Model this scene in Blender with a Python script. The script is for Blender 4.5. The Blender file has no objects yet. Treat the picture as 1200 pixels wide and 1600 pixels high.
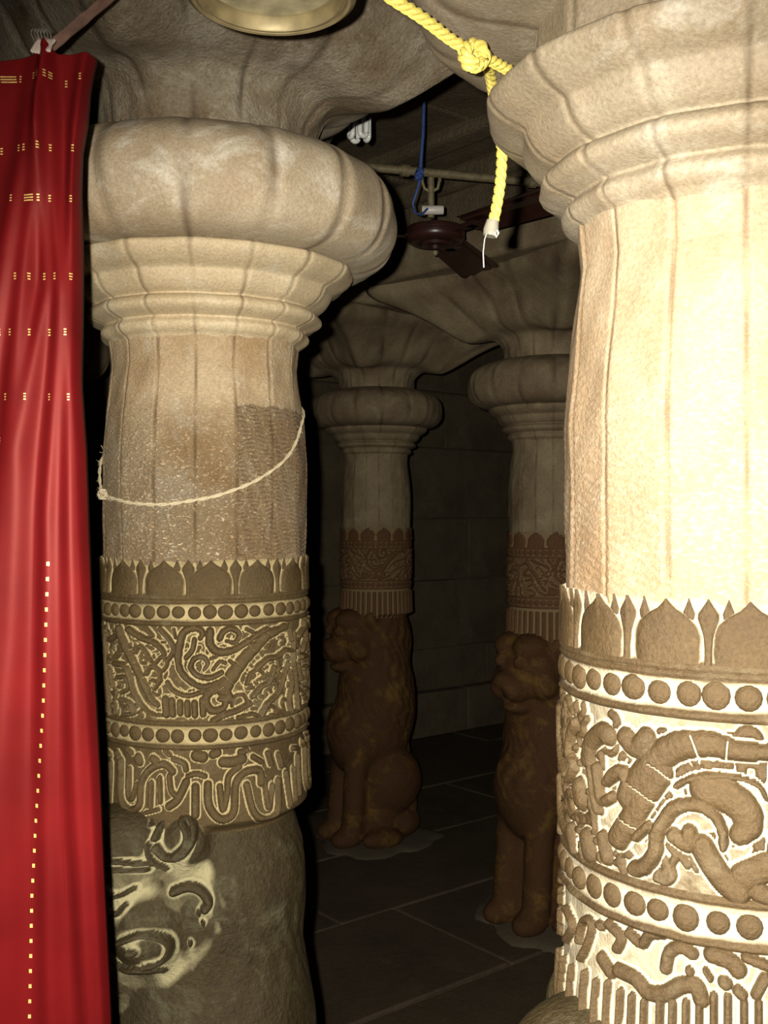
import bpy, math, random
import numpy as np
from mathutils import Vector, Matrix
random.seed(7); rng = np.random.default_rng(7)
PI = math.pi
S = bpy.context.scene
# ---------------------------------------------------------------- camera, world, light, exposure
EYE = 1.5
cam = bpy.data.cameras.new('camera'); camo = bpy.data.objects.new('camera', cam)
S.collection.objects.link(camo); S.camera = camo
camo.location = (0, 0, EYE); camo.rotation_euler = (PI/2, 0, 0)
cam.sensor_fit = 'VERTICAL'; cam.sensor_height = 24.0; cam.lens = 24.0*1650/1600
cam.clip_start = 0.02; cam.clip_end = 60
S.view_settings.view_transform = 'Standard'; S.view_settings.look = 'None'
S.view_settings.exposure = 0.0; S.view_settings.gamma = 1.0
W = bpy.data.worlds.new('World'); S.world = W; W.use_nodes = True
W.node_tree.nodes['Background'].inputs[0].default_value = (1.0, .85, .62, 1)
W.node_tree.nodes['Background'].inputs[1].default_value = 0.006
# the camera's own flash tube: a small lamp just left of and above the lens
fl = bpy.data.lights.new('camera_flash', 'SPOT'); flo = bpy.data.objects.new('camera_flash', fl)
S.collection.objects.link(flo)
flo.location = (-.034, -.005, EYE+.02); flo.rotation_euler = (math.radians(80), 0, math.radians(-6))
fl.energy = 255; fl.color = (1.0, .945, .84); fl.shadow_soft_size = .007
fl.spot_size = math.radians(92); fl.spot_blend = 1.0

# ---------------------------------------------------------------- helpers
ROT = math.radians(39.3)
def uv(u, n): return (u*math.cos(ROT)-n*math.sin(ROT), u*math.sin(ROT)+n*math.cos(ROT))
def link(o, parent=None):
    S.collection.objects.link(o)
    if parent: o.parent = parent
    return o
def tag(o, label=None, cat=None, group=None, kind=None):
    if label: o['label'] = label
    if cat: o['category'] = cat
    if group: o['group'] = group
    if kind: o['kind'] = kind
    return o
def empty(name, loc=(0,0,0), rz=0):
    o = bpy.data.objects.new(name, None); o.location = loc; o.rotation_euler.z = rz
    o.empty_display_size = .05
    return link(o)
def mesh_from(name, V, F, mat=None, smooth=True, attrs=None):
    me = bpy.data.meshes.new(name)
    V = np.asarray(V, dtype=np.float32)
    if isinstance(F, np.ndarray):
        n, k = F.shape
        me.vertices.add(len(V)); me.vertices.foreach_set('co', V.ravel())
        me.loops.add(n*k); me.loops.foreach_set('vertex_index', F.astype(np.int32).ravel())
        me.polygons.add(n)
        me.polygons.foreach_set('loop_start', np.arange(0, n*k, k, dtype=np.int32))
        me.update(calc_edges=True)
    else:
        me.from_pydata([tuple(map(float, v)) for v in V], [], F); me.update()
    if smooth: me.polygons.foreach_set('use_smooth', [True]*len(me.polygons))
    if attrs:
        for k_, a in attrs.items():
            at = me.attributes.new(k_, 'FLOAT', 'POINT'); at.data.foreach_set('value', np.asarray(a, dtype=np.float32).ravel())
    if mat: me.materials.append(mat)
    return me
def mobj(name, V, F, mat, parent=None, smooth=True, attrs=None):
    return link(bpy.data.objects.new(name, mesh_from(name, V, F, mat, smooth, attrs)), parent)
def grid_faces(nr, nc, wrap):
    i = np.arange(nr-1)[:, None]; j = np.arange(nc if wrap else nc-1)[None, :]
    a = i*nc+j; b = i*nc+(j+1) % nc; c = (i+1)*nc+(j+1) % nc; d = (i+1)*nc+j
    return np.stack([a, b, c, d], -1).reshape(-1, 4)
class MB:
    """collects plain shapes into ONE mesh"""
    def __init__(s): s.V = []; s.F = []
    def add(s, V, F):
        n = len(s.V); s.V += [tuple(v) for v in V]; s.F += [tuple(i+n for i in f) for f in F]; return s
    def box(s, c, size, M=None, jit=0):
        x, y, z = [k/2 for k in size]
        V = [(a*x, b*y, d*z) for a in (-1, 1) for b in (-1, 1) for d in (-1, 1)]
        V = [Vector([q+random.uniform(-jit, jit) for q in v]) for v in V]
        if M is not None: V = [M @ v for v in V]
        V = [v+Vector(c) for v in V]
        return s.add(V, [(0,1,3,2), (4,6,7,5), (0,4,5,1), (2,3,7,6), (0,2,6,4), (1,5,7,3)])
    def lathe(s, prof, c=(0,0,0), n=32, M=None):
        V = []; F = []
        for r, z in prof:
            for k in range(n):
                v = Vector((r*math.cos(2*PI*k/n), r*math.sin(2*PI*k/n), z))
                if M is not None: v = M @ v
                V.append(v+Vector(c))
        for i in range(len(prof)-1):
            for k in range(n): F.append((i*n+k, i*n+(k+1) % n, (i+1)*n+(k+1) % n, (i+1)*n+k))
        F.append(tuple(reversed(range(n)))); F.append(tuple(range((len(prof)-1)*n, len(prof)*n)))
        return s.add(V, F)
    def tube(s, pts, r, n=8, rs=None):
        pts = [Vector(p) for p in pts]; V = []; F = []
        up = Vector((.13, .21, 1)).normalized()
        for i, p in enumerate(pts):
            t = (pts[min(i+1, len(pts)-1)]-pts[max(i-1, 0)]).normalized()
            a = t.cross(up)
            if a.length < .05: a = t.cross(Vector((1, 0, 0)))
            a.normalize(); b = t.cross(a)
            rr = rs[i] if rs else r
            for k in range(n): V.append(p+a*rr*math.cos(2*PI*k/n)+b*rr*math.sin(2*PI*k/n))
        for i in range(len(pts)-1):
            for k in range(n): F.append((i*n+k, i*n+(k+1) % n, (i+1)*n+(k+1) % n, (i+1)*n+k))
        F.append(tuple(reversed(range(n)))); F.append(tuple(range((len(pts)-1)*n, len(pts)*n)))
        return s.add(V, F)
    def build(s, name, mat, parent=None, smooth=False, bevel=0, seg=2):
        o = mobj(name, s.V, s.F, mat, parent, smooth)
        if bevel:
            m = o.modifiers.new('bevel', 'BEVEL'); m.width = bevel; m.segments = seg; m.limit_method = 'ANGLE'
        if smooth:
            try: o.data.set_sharp_from_angle(angle=math.radians(50))
            except Exception: pass
        return o
def spline(P, m=8):
    P = np.asarray(P, float); n = len(P)
    if n < 3: return np.array([P[0]+(P[-1]-P[0])*t for t in np.linspace(0, 1, m+1)])
    out = []
    for i in range(n-1):
        p0, p1, p2, p3 = P[max(i-1, 0)], P[i], P[i+1], P[min(i+2, n-1)]
        for t in np.arange(m)/m:
            out.append(.5*((2*p1)+(-p0+p2)*t+(2*p0-5*p1+4*p2-p3)*t*t+(-p0+3*p1-3*p2+p3)*t**3))
    out.append(P[-1]); return np.array(out)

# ---------------------------------------------------------------- materials
def newmat(name):
    m = bpy.data.materials.new(name); m.use_nodes = True
    nt = m.node_tree; b = nt.nodes['Principled BSDF']; return m, nt, b
def N(nt, t, **kw):
    n = nt.nodes.new(t)
    for k, v in kw.items():
        if k.startswith('_'): setattr(n, k[1:], v)
        else: n.inputs[k].default_value = v
    return n
def ramp(nt, fac, stops):
    r = nt.nodes.new('ShaderNodeValToRGB'); nt.links.new(fac, r.inputs[0])
    e = r.color_ramp.elements
    while len(e) < len(stops): e.new(.5)
    for k, (p, c) in enumerate(stops): e[k].position = p; e[k].color = (*c, 1) if len(c) == 3 else c
    return r.outputs[0]
def mix(nt, f, a, b, mode='MIX'):
    n = nt.nodes.new('ShaderNodeMix'); n.data_type = 'RGBA'; n.blend_type = mode
    for sock, val in ((n.inputs[0], f), (n.inputs[6], a), (n.inputs[7], b)):
        if hasattr(val, 'is_linked'): nt.links.new(val, sock)
        elif isinstance(val, (int, float)): sock.default_value = val
        else: sock.default_value = (*val, 1)
    return n.outputs[2]
def gray(v): return (v, v, v)
def stone(name, base, dark, light, dust=None, rough=.75, drough=.9, scale=1.0, bump=.5, bd=.003,
          pale_amt=.5, dark_amt=.5, chisel=0, spec=.4, dustn=.0, grain=180):
    m, nt, b = newmat(name); L = nt.links
    tc = N(nt, 'ShaderNodeTexCoord'); co = tc.outputs['Object']
    n1 = N(nt, 'ShaderNodeTexNoise', Scale=5*scale, Detail=7, Roughness=.62); L.new(co, n1.inputs['Vector'])
    mp = N(nt, 'ShaderNodeMapping'); mp.inputs['Location'].default_value = (3.7, 1.3, 5.1); L.new(co, mp.inputs['Vector'])
    n2 = N(nt, 'ShaderNodeTexNoise', Scale=11*scale, Detail=8, Roughness=.7, Distortion=.6); L.new(mp.outputs[0], n2.inputs['Vector'])
    n3 = N(nt, 'ShaderNodeTexNoise', Scale=grain, Detail=5, Roughness=.7); L.new(co, n3.inputs['Vector'])
    f1 = ramp(nt, n1.outputs[0], [(.38, gray(0)), (.68, gray(dark_amt))])
    c = mix(nt, f1, base, dark)
    f2 = ramp(nt, n2.outputs[0], [(.52, gray(0)), (.72, gray(pale_amt))])
    c = mix(nt, f2, c, light)
    f3 = ramp(nt, n3.outputs[0], [(.3, gray(.72)), (.7, gray(1.18))])
    c = mix(nt, 1.0, c, f3, 'MULTIPLY')
    rg = None
    sm_ = N(nt, 'ShaderNodeAttribute', _attribute_name='seam')
    c = mix(nt, sm_.outputs['Fac'], c, tuple(k*.45 for k in dark))
    if dust:
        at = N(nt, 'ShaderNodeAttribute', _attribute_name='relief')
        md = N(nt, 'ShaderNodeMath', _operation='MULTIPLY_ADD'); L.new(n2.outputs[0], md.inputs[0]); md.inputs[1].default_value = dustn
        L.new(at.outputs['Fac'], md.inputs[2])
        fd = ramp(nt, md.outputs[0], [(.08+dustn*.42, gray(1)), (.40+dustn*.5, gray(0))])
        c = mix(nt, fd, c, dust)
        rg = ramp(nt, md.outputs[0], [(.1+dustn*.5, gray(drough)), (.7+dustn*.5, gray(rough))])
    L.new(c, b.inputs['Base Color'])
    if rg is not None: L.new(rg, b.inputs['Roughness'])
    else: b.inputs['Roughness'].default_value = rough
    b.inputs['Specular IOR Level'].default_value = spec
    # fine relief: grain and pits (+ chisel strokes)
    h = N(nt, 'ShaderNodeMath', _operation='ADD'); L.new(n3.outputs[0], h.inputs[0])
    n4 = N(nt, 'ShaderNodeTexNoise', Scale=40*scale, Detail=6, Roughness=.65); L.new(co, n4.inputs['Vector'])
    L.new(n4.outputs[0], h.inputs[1]); hs = h.outputs[0]
    if chisel:
        at2 = N(nt, 'ShaderNodeAttribute', _attribute_name='chisel')
        mp2 = N(nt, 'ShaderNodeMapping'); mp2.inputs['Scale'].default_value = (1, 1, 1.9); L.new(co, mp2.inputs['Vector'])
        wv = N(nt, 'ShaderNodeTexNoise', Scale=150, Detail=5, Roughness=.7); L.new(mp2.outputs[0], wv.inputs['Vector'])
        pit = ramp(nt, wv.outputs['Fac'], [(.40, gray(0)), (.60, gray(1))])
        mu = N(nt, 'ShaderNodeMath', _operation='MULTIPLY'); L.new(pit, mu.inputs[0]); L.new(at2.outputs['Fac'], mu.inputs[1])
        m2 = N(nt, 'ShaderNodeMath', _operation='MULTIPLY_ADD'); L.new(mu.outputs[0], m2.inputs[0]); m2.inputs[1].default_value = chisel; L.new(hs, m2.inputs[2])
        hs = m2.outputs[0]
        # the chisel pits are tinted darker than the faces between them
        inv = N(nt, 'ShaderNodeMath', _operation='SUBTRACT'); inv.inputs[0].default_value = 1; L.new(pit, inv.inputs[1])
        pf_ = N(nt, 'ShaderNodeMath', _operation='MULTIPLY'); L.new(inv.outputs[0], pf_.inputs[0]); L.new(at2.outputs['Fac'], pf_.inputs[1])
        pf2 = N(nt, 'ShaderNodeMath', _operation='MULTIPLY'); L.new(pf_.outputs[0], pf2.inputs[0]); pf2.inputs[1].default_value = .55; pf2.use_clamp = True
        c2 = mix(nt, pf2.outputs[0], c, tuple(k*.8 for k in dark)); L.new(c2, b.inputs['Base Color'])
    bp = N(nt, 'ShaderNodeBump', Strength=bump, Distance=bd); L.new(hs, bp.inputs['Height']); L.new(bp.outputs[0], b.inputs['Normal'])
    return m
def plain(name, col, rough=.5, metal=0, spec=.5, noise=.15, sc=60, bump=0, emit=None, coat=0, sheen=0):
    m, nt, b = newmat(name); L = nt.links
    tc = N(nt, 'ShaderNodeTexCoord'); n = N(nt, 'ShaderNodeTexNoise', Scale=sc, Detail=4); L.new(tc.outputs['Object'], n.inputs['Vector'])
    f = ramp(nt, n.outputs[0], [(.3, gray(1-noise)), (.7, gray(1+noise))])
    L.new(mix(nt, 1.0, col, f, 'MULTIPLY'), b.inputs['Base Color'])
    b.inputs['Roughness'].default_value = rough; b.inputs['Metallic'].default_value = metal
    b.inputs['Specular IOR Level'].default_value = spec; b.inputs['Coat Weight'].default_value = coat
    b.inputs['Sheen Weight'].default_value = sheen
    if bump:
        bp = N(nt, 'ShaderNodeBump', Strength=bump, Distance=.002); L.new(n.outputs[0], bp.inputs['Height']); L.new(bp.outputs[0], b.inputs['Normal'])
    return m
M = {}
M['capital'] = stone('lime_washed_capital_stone', (.40,.33,.225), (.29,.205,.115), (.62,.57,.46), rough=.6, bump=.45, bd=.003, pale_amt=.9, dark_amt=.85, grain=260)
M['lip'] = stone('buff_lip_stone', (.42,.335,.205), (.34,.24,.13), (.52,.47,.35), rough=.58, bump=.4, bd=.003, grain=260)
M['upper'] = stone('grey_lotus_stone', (.34,.285,.20), (.16,.105,.05), (.50,.45,.34), rough=.55, bump=.9, bd=.007, scale=1.5, pale_amt=.7, dark_amt=1, grain=200)
M['shaft'] = stone('chiselled_shaft_stone', (.40,.305,.185), (.25,.15,.06), (.50,.45,.35), rough=.6, bump=.8, bd=.0022, dark_amt=.85, pale_amt=.6, chisel=3.2, scale=1.6, grain=260)
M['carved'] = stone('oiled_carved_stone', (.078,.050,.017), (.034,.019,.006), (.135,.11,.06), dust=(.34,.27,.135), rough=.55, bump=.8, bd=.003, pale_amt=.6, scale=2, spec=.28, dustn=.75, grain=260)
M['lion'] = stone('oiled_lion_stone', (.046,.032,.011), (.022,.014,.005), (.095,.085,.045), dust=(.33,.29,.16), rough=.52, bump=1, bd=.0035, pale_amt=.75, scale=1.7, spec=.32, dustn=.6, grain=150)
M['rcap'] = stone('greyed_capital_stone', (.27,.225,.155), (.21,.145,.075), (.42,.38,.30), rough=.6, bump=.4, bd=.003, pale_amt=.85, dark_amt=.7, grain=260)
M['rshaft'] = stone('polished_shaft_stone', (.36,.275,.175), (.27,.17,.085), (.44,.38,.28), rough=.6, bump=.5, bd=.0022, dark_amt=.8, pale_amt=.6, chisel=1.6, scale=1.6, grain=260)
M['rcarved'] = stone('oiled_near_carved_stone', (.074,.046,.018), (.036,.021,.008), (.13,.10,.055), dust=(.46,.40,.27), rough=.55, bump=.7, bd=.003, pale_amt=.6, scale=2, spec=.28, dustn=.75, grain=260)
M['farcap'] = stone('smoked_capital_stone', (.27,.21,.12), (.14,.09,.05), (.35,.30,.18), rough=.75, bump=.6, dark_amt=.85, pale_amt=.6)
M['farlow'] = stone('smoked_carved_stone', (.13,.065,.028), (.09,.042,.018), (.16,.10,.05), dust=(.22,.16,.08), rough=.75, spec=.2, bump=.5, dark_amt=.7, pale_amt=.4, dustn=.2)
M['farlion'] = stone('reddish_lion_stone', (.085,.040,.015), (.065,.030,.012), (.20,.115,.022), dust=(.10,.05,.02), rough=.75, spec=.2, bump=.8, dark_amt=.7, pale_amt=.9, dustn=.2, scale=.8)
M['wall'] = stone('sooty_wall_stone', (.22,.17,.095), (.12,.09,.05), (.31,.25,.14), rough=.85, bump=1, bd=.012, dark_amt=.9, scale=.5)
M['ceil'] = stone('sooty_ceiling_stone', (.24,.185,.105), (.12,.085,.05), (.32,.27,.15), rough=.85, bump=1, bd=.012, dark_amt=.9, scale=.6, grain=90)
M['floor'] = stone('dark_paving_stone', (.095,.070,.042), (.055,.04,.022), (.13,.10,.06), rough=.6, bump=.7, bd=.006, dark_amt=.7, scale=.6)
M['mortar'] = stone('pale_mortar', (.12,.095,.058), (.10,.08,.05), (.19,.155,.095), rough=.9, bump=.8, scale=2)
CUTS_A = [
  (0.7,-49.4,-210,-39.7,-200),
  (0.7,-45.1,-226,-35.5,-218),
  (0.7,-39.0,-247,-30.3,-239),
  (0.7,4.0,-263,9.3,-254),
  (0.7,14.8,-252,9.9,-239),
  (0.7,20.5,-231,14.8,-216),
  (0.7,27.8,-214,23.5,-197),
  (0.7,38.7,-195,33.0,-177),
]
CUTS_B = [
  (1.3,-13.2,-178,-11.9,-186,-10.7,-199),
  (1.3,-25.7,-206,-22.1,-210,-18.7,-217),
  (1.2,-3.1,-180,-3.6,-197),
  (1.3,-32.3,-226,-27.3,-232,-23.4,-238),
  (1.3,-41.3,-253,-34.6,-258,-30.1,-262),
  (1.4,-46.0,-277,-44.6,-292,-43.0,-305),
  (1.4,-59.3,-284,-57.4,-307),
]
SCROLL_A = [
  (6.8,-51.2,-174,-46.8,-195,-42.0,-213,-37.6,-231,-32.9,-252,-28.5,-273,-24.8,-281),
  (4.3,-55.3,-226,-46.8,-227,-42.7,-241,-39.7,-263,-34.2,-283,-27.8,-294,-21.9,-295),
  (6.2,-20.8,-272,-20.2,-293),
  (5.6,-17.4,-274,-16.8,-293),
  (5.2,-13.0,-276,-12.8,-291),
  (5.2,-9.2,-277,-9.0,-293),
  (5.2,-5.5,-277,-5.3,-294),
  (5.2,-1.5,-273,-1.1,-293),
  (6.2,12.6,-273,10.4,-262,6.1,-257,1.0,-265,0.6,-279,4.0,-289,9.3,-285,10.2,-274,7.0,-272),
  (9.7,9.3,-259,14.8,-236,20.5,-216,26.5,-201,34.4,-184,46.8,-174),
  (4.6,-14.1,-210,-13.0,-228,-8.7,-243,-2.4,-253,4.0,-250,9.3,-243),
  (3.7,-19.6,-247,-16.3,-259,-8.7,-266,-0.2,-259),
  (4.3,-7.7,-225,-4.5,-236,1.9,-241,8.3,-234),
  (3.7,-7.7,-225,-5.7,-213,-1.3,-210,1.3,-220,-0.8,-229),
  (5.5,-14.1,-210,-13.0,-191,-10.9,-174,-5.5,-168,-1.3,-174,-2.6,-183),
  (4.0,-5.5,-185,-6.6,-200,-9.8,-211),
  (5.7,2.4,-173,2.4,-191,6.1,-203,12.6,-203,19.4,-195,27.8,-181,34.4,-173),
  (4.3,7.4,-184,9.3,-174,13.7,-170,17.6,-179,15.4,-190,11.0,-188),
  (2.8,21.7,-172,25.3,-177),
  (4.9,-43.5,-173,-34.2,-184,-27.8,-189,-23.1,-198,-20.8,-207),
  (3.1,-31.6,-169,-27.8,-180),
  (4.0,-23.7,-170,-18.5,-185,-16.3,-200,-19.1,-214),
  (3.1,-26.6,-221,-22.5,-210,-19.6,-219,-21.9,-230),
  (3.4,-38.3,-206,-35.5,-196,-31.6,-205,-28.5,-217),
  (3.4,-31.6,-236,-28.5,-225,-23.7,-232,-24.8,-245,-29.1,-245),
  (3.1,-26.6,-257,-23.1,-244),
  (5.1,-59.9,-192,-50.3,-182,-46.8,-198,-54.2,-216),
  (3.2,-59.9,-237,-56.4,-261),
  (3.5,-52.2,-246,-45.1,-244,-42.7,-257,-48.5,-267),
  (3.5,-50.3,-278,-42.7,-281,-39.5,-294,-46.8,-300),
  (2.9,-65.6,-184,-65.0,-232,-62.6,-264,-59.9,-304),
  (5.0,4.0,-303,10.4,-295,17.1,-290,23.5,-282),
  (2.8,13.7,-283,15.1,-270,19.9,-268,22.3,-279),
  (2.8,21.7,-253,23.8,-238,29.1,-234,31.9,-244,27.8,-249),
  (4.3,27.8,-230,34.4,-219,40.2,-218,47.7,-209,54.7,-213),
  (4.2,30.3,-301,34.4,-286,40.2,-275,43.7,-264,46.4,-245,49.6,-230),
  (2.9,34.4,-241,38.7,-253,43.4,-244),
  (2.5,34.4,-292,37.9,-290,39.9,-301,36.1,-304),
  (4.5,25.3,-272,30.3,-259,35.1,-254,38.7,-233),
  (3.3,51.1,-241,53.0,-261,50.5,-286,53.0,-306),
  (3.3,50.5,-179,52.5,-196),
  (2.8,4.0,-229,7.2,-218,10.4,-220),
  (2.8,2.9,-213,5.6,-210),
  (2.8,15.4,-224,12.6,-217),
  (2.5,-16.3,-170,-15.2,-182),
  (3.2,17.1,-301,25.3,-298,29.1,-304),
]
TASSEL_A = [
  (5.8,-59.9,-378,-59.9,-435),
  (5.6,-49.4,-369,-48.9,-420,-42.7,-437,-35.5,-428,-34.6,-395,-29.1,-374,-21.3,-366,-16.8,-376),
  (4.1,-42.7,-378,-42.7,-415,-40.0,-420,-37.6,-399),
  (4.0,-28.5,-394,-28.5,-428),
  (4.0,-23.7,-386,-23.1,-420),
  (4.6,-18.5,-383,-17.4,-404,-14.1,-411),
  (6.2,-9.8,-391,-14.1,-416,-18.5,-426),
  (6.2,-5.0,-398,-5.0,-438),
  (6.3,1.3,-395,1.9,-426,7.7,-446,14.3,-438,15.7,-398,21.1,-382,29.1,-383,30.3,-401),
  (5.0,7.4,-399,8.8,-432,11.1,-410,12.1,-385,17.6,-373),
  (5.8,21.7,-401,25.3,-441,32.3,-457,40.2,-448,41.5,-404),
  (4.1,31.9,-396,34.1,-439,37.2,-408),
  (4.5,47.7,-395,50.5,-445),
  (2.9,54.7,-392,55.1,-442),
  (7.5,-36.9,-360,-36.2,-365),
  (6.2,-27.8,-359,-26.0,-362),
  (8.6,-4.5,-353,-1.3,-355),
  (6.8,4.0,-352,6.1,-350),
  (8.1,9.3,-364,14.3,-365,19.4,-362),
  (4.6,-16.3,-358,-10.9,-364,-9.8,-373),
  (4.3,-8.7,-382,-4.5,-379,-0.2,-383),
  (4.4,25.3,-361,30.3,-370),
  (5.1,-53.2,-359,-51.2,-364),
  (3.8,-44.3,-349,-41.2,-354),
  (4.0,-20.8,-347,-18.5,-352),
  (4.5,34.4,-359,36.5,-376),
  (4.5,41.8,-365,44.2,-383),
  (3.1,-31.6,-438,-24.2,-431),
  (3.8,-65.6,-362,-59.9,-365),
  (5.0,18.2,-352,21.7,-350),
]
LION_A = [
  (6.1,-23.5,-468,-21.5,-443,-13.7,-432,-6.7,-442,-5.5,-466,-10.6,-490,-18.0,-495,-22.6,-482),
  (5.8,-11.6,-444,-8.3,-460,-9.1,-477,-13.7,-492),
  (3.2,-50.8,-491,-38.3,-495,-29.3,-501,-23.5,-503,-18.0,-512),
  (3.2,-49.0,-508,-34.3,-510,-25.8,-511),
  (2.9,-25.8,-475,-24.4,-495,-21.0,-508),
  (7.7,-14.8,-546,-8.5,-541,-2.4,-547,1.5,-563,-0.2,-573),
  (4.5,-33.0,-607,-24.6,-594,-18.0,-601,-15.0,-617,-17.4,-637,-24.1,-643),
  (4.8,-28.3,-618,-27.2,-619),
  (5.8,-42.6,-645,-35.6,-654,-25.8,-649,-19.6,-658),
  (2.9,-42.6,-543,-36.9,-548,-30.3,-536),
  (3.2,-43.3,-570,-36.9,-573,-33.0,-558),
  (3.2,-3.4,-577,-2.9,-579),
  (2.9,-1.4,-592,-0.9,-594),
  (2.9,-7.5,-620,-7.0,-623),
  (3.2,-29.3,-434,-26.9,-452),
]
DUST_A = [
  (12.9,-10.6,-511,-0.4,-521,6.8,-549,7.8,-588,2.7,-625,-7.5,-649,-20.2,-673),
  (14.5,-35.6,-605,-23.5,-619,-20.2,-637),
  (8.1,-35.6,-441,-26.9,-456,-24.6,-487),
  (8.1,-42.6,-563,-34.3,-552,-25.8,-539),
]
SCROLL_B = [
  (4.7,-58.2,-188,-62.3,-202,-63.8,-219,-59.3,-227,-64.9,-245),
  (3.5,-80.4,-189,-80.4,-214,-75.9,-228,-66.9,-240),
  (8.0,-50.6,-216,-48.9,-200,-43.7,-189,-40.9,-190),
  (4.4,-48.3,-222,-47.0,-241,-45.1,-256),
  (7.7,-33.8,-188,-30.1,-195,-26.7,-185),
  (3.9,-41.3,-230,-38.7,-220,-35.4,-216,-33.7,-222),
  (9.2,-33.1,-237,-27.3,-215,-22.1,-198,-16.6,-188,-11.9,-185,-6.9,-184,-0.9,-187,9.8,-187),
  (5.0,-80.1,-252,-80.3,-275,-72.8,-288,-62.7,-295),
  (7.7,-62.7,-289,-60.4,-301),
  (8.2,-51.8,-286,-50.0,-297),
  (5.4,-43.2,-278,-41.3,-295),
  (9.3,-37.0,-274,-31.2,-251,-26.7,-231,-22.1,-212),
  (4.3,-45.7,-220,-44.6,-236,-43.2,-247,-39.1,-241),
  (4.6,-40.4,-227,-37.0,-220,-34.2,-217),
  (9.4,-56.6,-246,-55.2,-254),
  (5.0,-30.9,-296,-27.3,-291,-24.0,-277,-23.4,-263,-20.8,-249,-18.1,-239,-14.2,-234,-10.2,-234,-6.3,-241,-4.4,-253,-4.4,-265),
  (10.3,-9.1,-220,-3.6,-223,1.2,-233,2.3,-246,-0.4,-254),
  (2.1,-17.2,-220,-11.9,-211,-3.6,-207,4.4,-212,7.1,-224),
  (5.8,-13.6,-256,-14.1,-266,-18.1,-261),
  (8.6,-10.2,-266,-7.7,-278,-4.1,-291,-0.4,-299),
  (9.9,1.2,-286,7.1,-277),
  (6.6,5.0,-297,10.3,-302),
  (3.5,-30.1,-269,-26.0,-257),
]
TASSEL_B = [
  (3.7,-80.3,-366,-80.3,-371),
  (3.7,-80.3,-382,-80.3,-389),
  (4.3,-67.5,-364,-60.4,-372,-66.9,-391),
  (3.6,-55.9,-380,-52.9,-359,-48.1,-358,-50.4,-377,-54.5,-394),
  (4.0,-44.6,-354,-43.7,-355),
  (4.6,-40.4,-350,-35.4,-356,-37.0,-367),
  (4.5,-32.3,-350,-28.0,-355,-25.7,-346,-21.4,-342),
  (5.1,-20.5,-369,-19.5,-356,-16.0,-349,-12.8,-352),
  (3.4,-13.6,-366,-13.3,-367),
  (6.4,-36.2,-385,-30.1,-386,-26.0,-393,-20.8,-390,-16.0,-380,-11.9,-377,-10.3,-387),
  (6.1,-43.2,-382,-39.6,-389),
  (6.6,-7.4,-350,-2.5,-353,-0.4,-359),
  (2.5,-9.1,-363,-7.7,-369),
  (5.0,-4.1,-370,-3.6,-371),
  (4.3,-0.4,-375,0.7,-378),
  (4.3,1.8,-348,7.1,-353),
  (4.3,4.4,-376,6.6,-363),
  (3.1,-80.4,-417,-80.3,-500),
  (2.8,-69.0,-411,-74.5,-492),
  (2.7,-60.4,-408,-62.7,-474),
  (3.0,-51.6,-403,-52.5,-460),
  (2.6,-45.6,-403,-46.2,-451),
  (2.7,-40.4,-399,-40.6,-444),
  (2.7,-35.4,-401,-35.6,-438),
  (3.0,-31.2,-401,-31.2,-433),
  (3.0,-27.0,-401,-27.0,-429),
  (3.1,-22.1,-398,-22.1,-424),
  (3.1,-18.4,-396,-18.4,-420),
  (3.1,-14.5,-392,-14.5,-417),
  (3.0,-10.8,-392,-10.8,-414),
  (3.0,-6.9,-382,-6.9,-412),
  (3.0,-3.1,-381,-3.1,-409),
  (3.0,1.2,-384,1.2,-407),
  (3.0,5.0,-383,5.0,-406),
]

# ---------------------------------------------------------------- the setting
def slab(name, u0, u1, n0, n1, z0, z1, mat, parent, bevel=.012, jit=.0):
    x, y = uv((u0+u1)/2, (n0+n1)/2)
    mb = MB().box((0,0,0), (u1-u0, n1-n0, z1-z0), jit=jit)
    o = mb.build(name, mat, parent, bevel=bevel, seg=2); o.location = (x, y, (z0+z1)/2); o.rotation_euler.z = ROT
    return o
U0, U1, N0, N1, ZC = -2.0, 6.3, -2.0, 5.31, 2.82
def struct(name, u0, u1, n0, n1, z0, z1, mat):
    o = slab(name, u0, u1, n0, n1, z0, z1, mat, None, bevel=0); o['kind'] = 'structure'; return o
def child_slab(name, root, u0, u1, n0, n1, z0, z1, mat, **k):
    o = slab(name, u0, u1, n0, n1, z0, z1, mat, None, **k)
    wl = o.location.copy(); o.parent = root
    d = wl-root.location; r = Matrix.Rotation(-ROT, 3, 'Z') @ d
    o.location = r; o.rotation_euler.z = 0
    return o
floor = struct('floor', U0, U1, N0, N1, -.20, -.012, M['mortar'])
n = 2.45-.62*8; k = 0
while n < N1:
    u = U0-random.uniform(0, .8)
    while u < U1:
        w = random.uniform(.9, 1.7); a, b_ = max(u, U0)+.006, min(u+w, U1)-.006
        if b_-a > .1: child_slab('paving_stone', floor, a, b_, max(n, N0)+.006, min(n+.62, N1)-.006, -.10, random.uniform(-.003, .002), M['floor'], bevel=.006, jit=.002)
        u += w
    n += .62
ceil = struct('ceiling', U0, U1, N0, N1, ZC+.10, ZC+.3, M['ceil'])
n = N0; 
while n < N1:
    w = random.uniform(.55, .8); child_slab('ceiling_slab', ceil, U0+.01, .85, n+.006, min(n+w, N1)-.006, ZC-random.uniform(0,.015), ZC+.1, M['ceil'], bevel=.015, jit=.006)
    child_slab('ceiling_slab', ceil, .86, 2.98, n+.006, min(n+w, N1)-.006, ZC-random.uniform(0,.015), ZC+.1, M['ceil'], bevel=.015, jit=.006)
    child_slab('ceiling_slab', ceil, 2.99, U1, n+.006, min(n+w, N1)-.006, ZC-random.uniform(0,.015), ZC+.1, M['ceil'], bevel=.015, jit=.006)
    n += w
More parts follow.
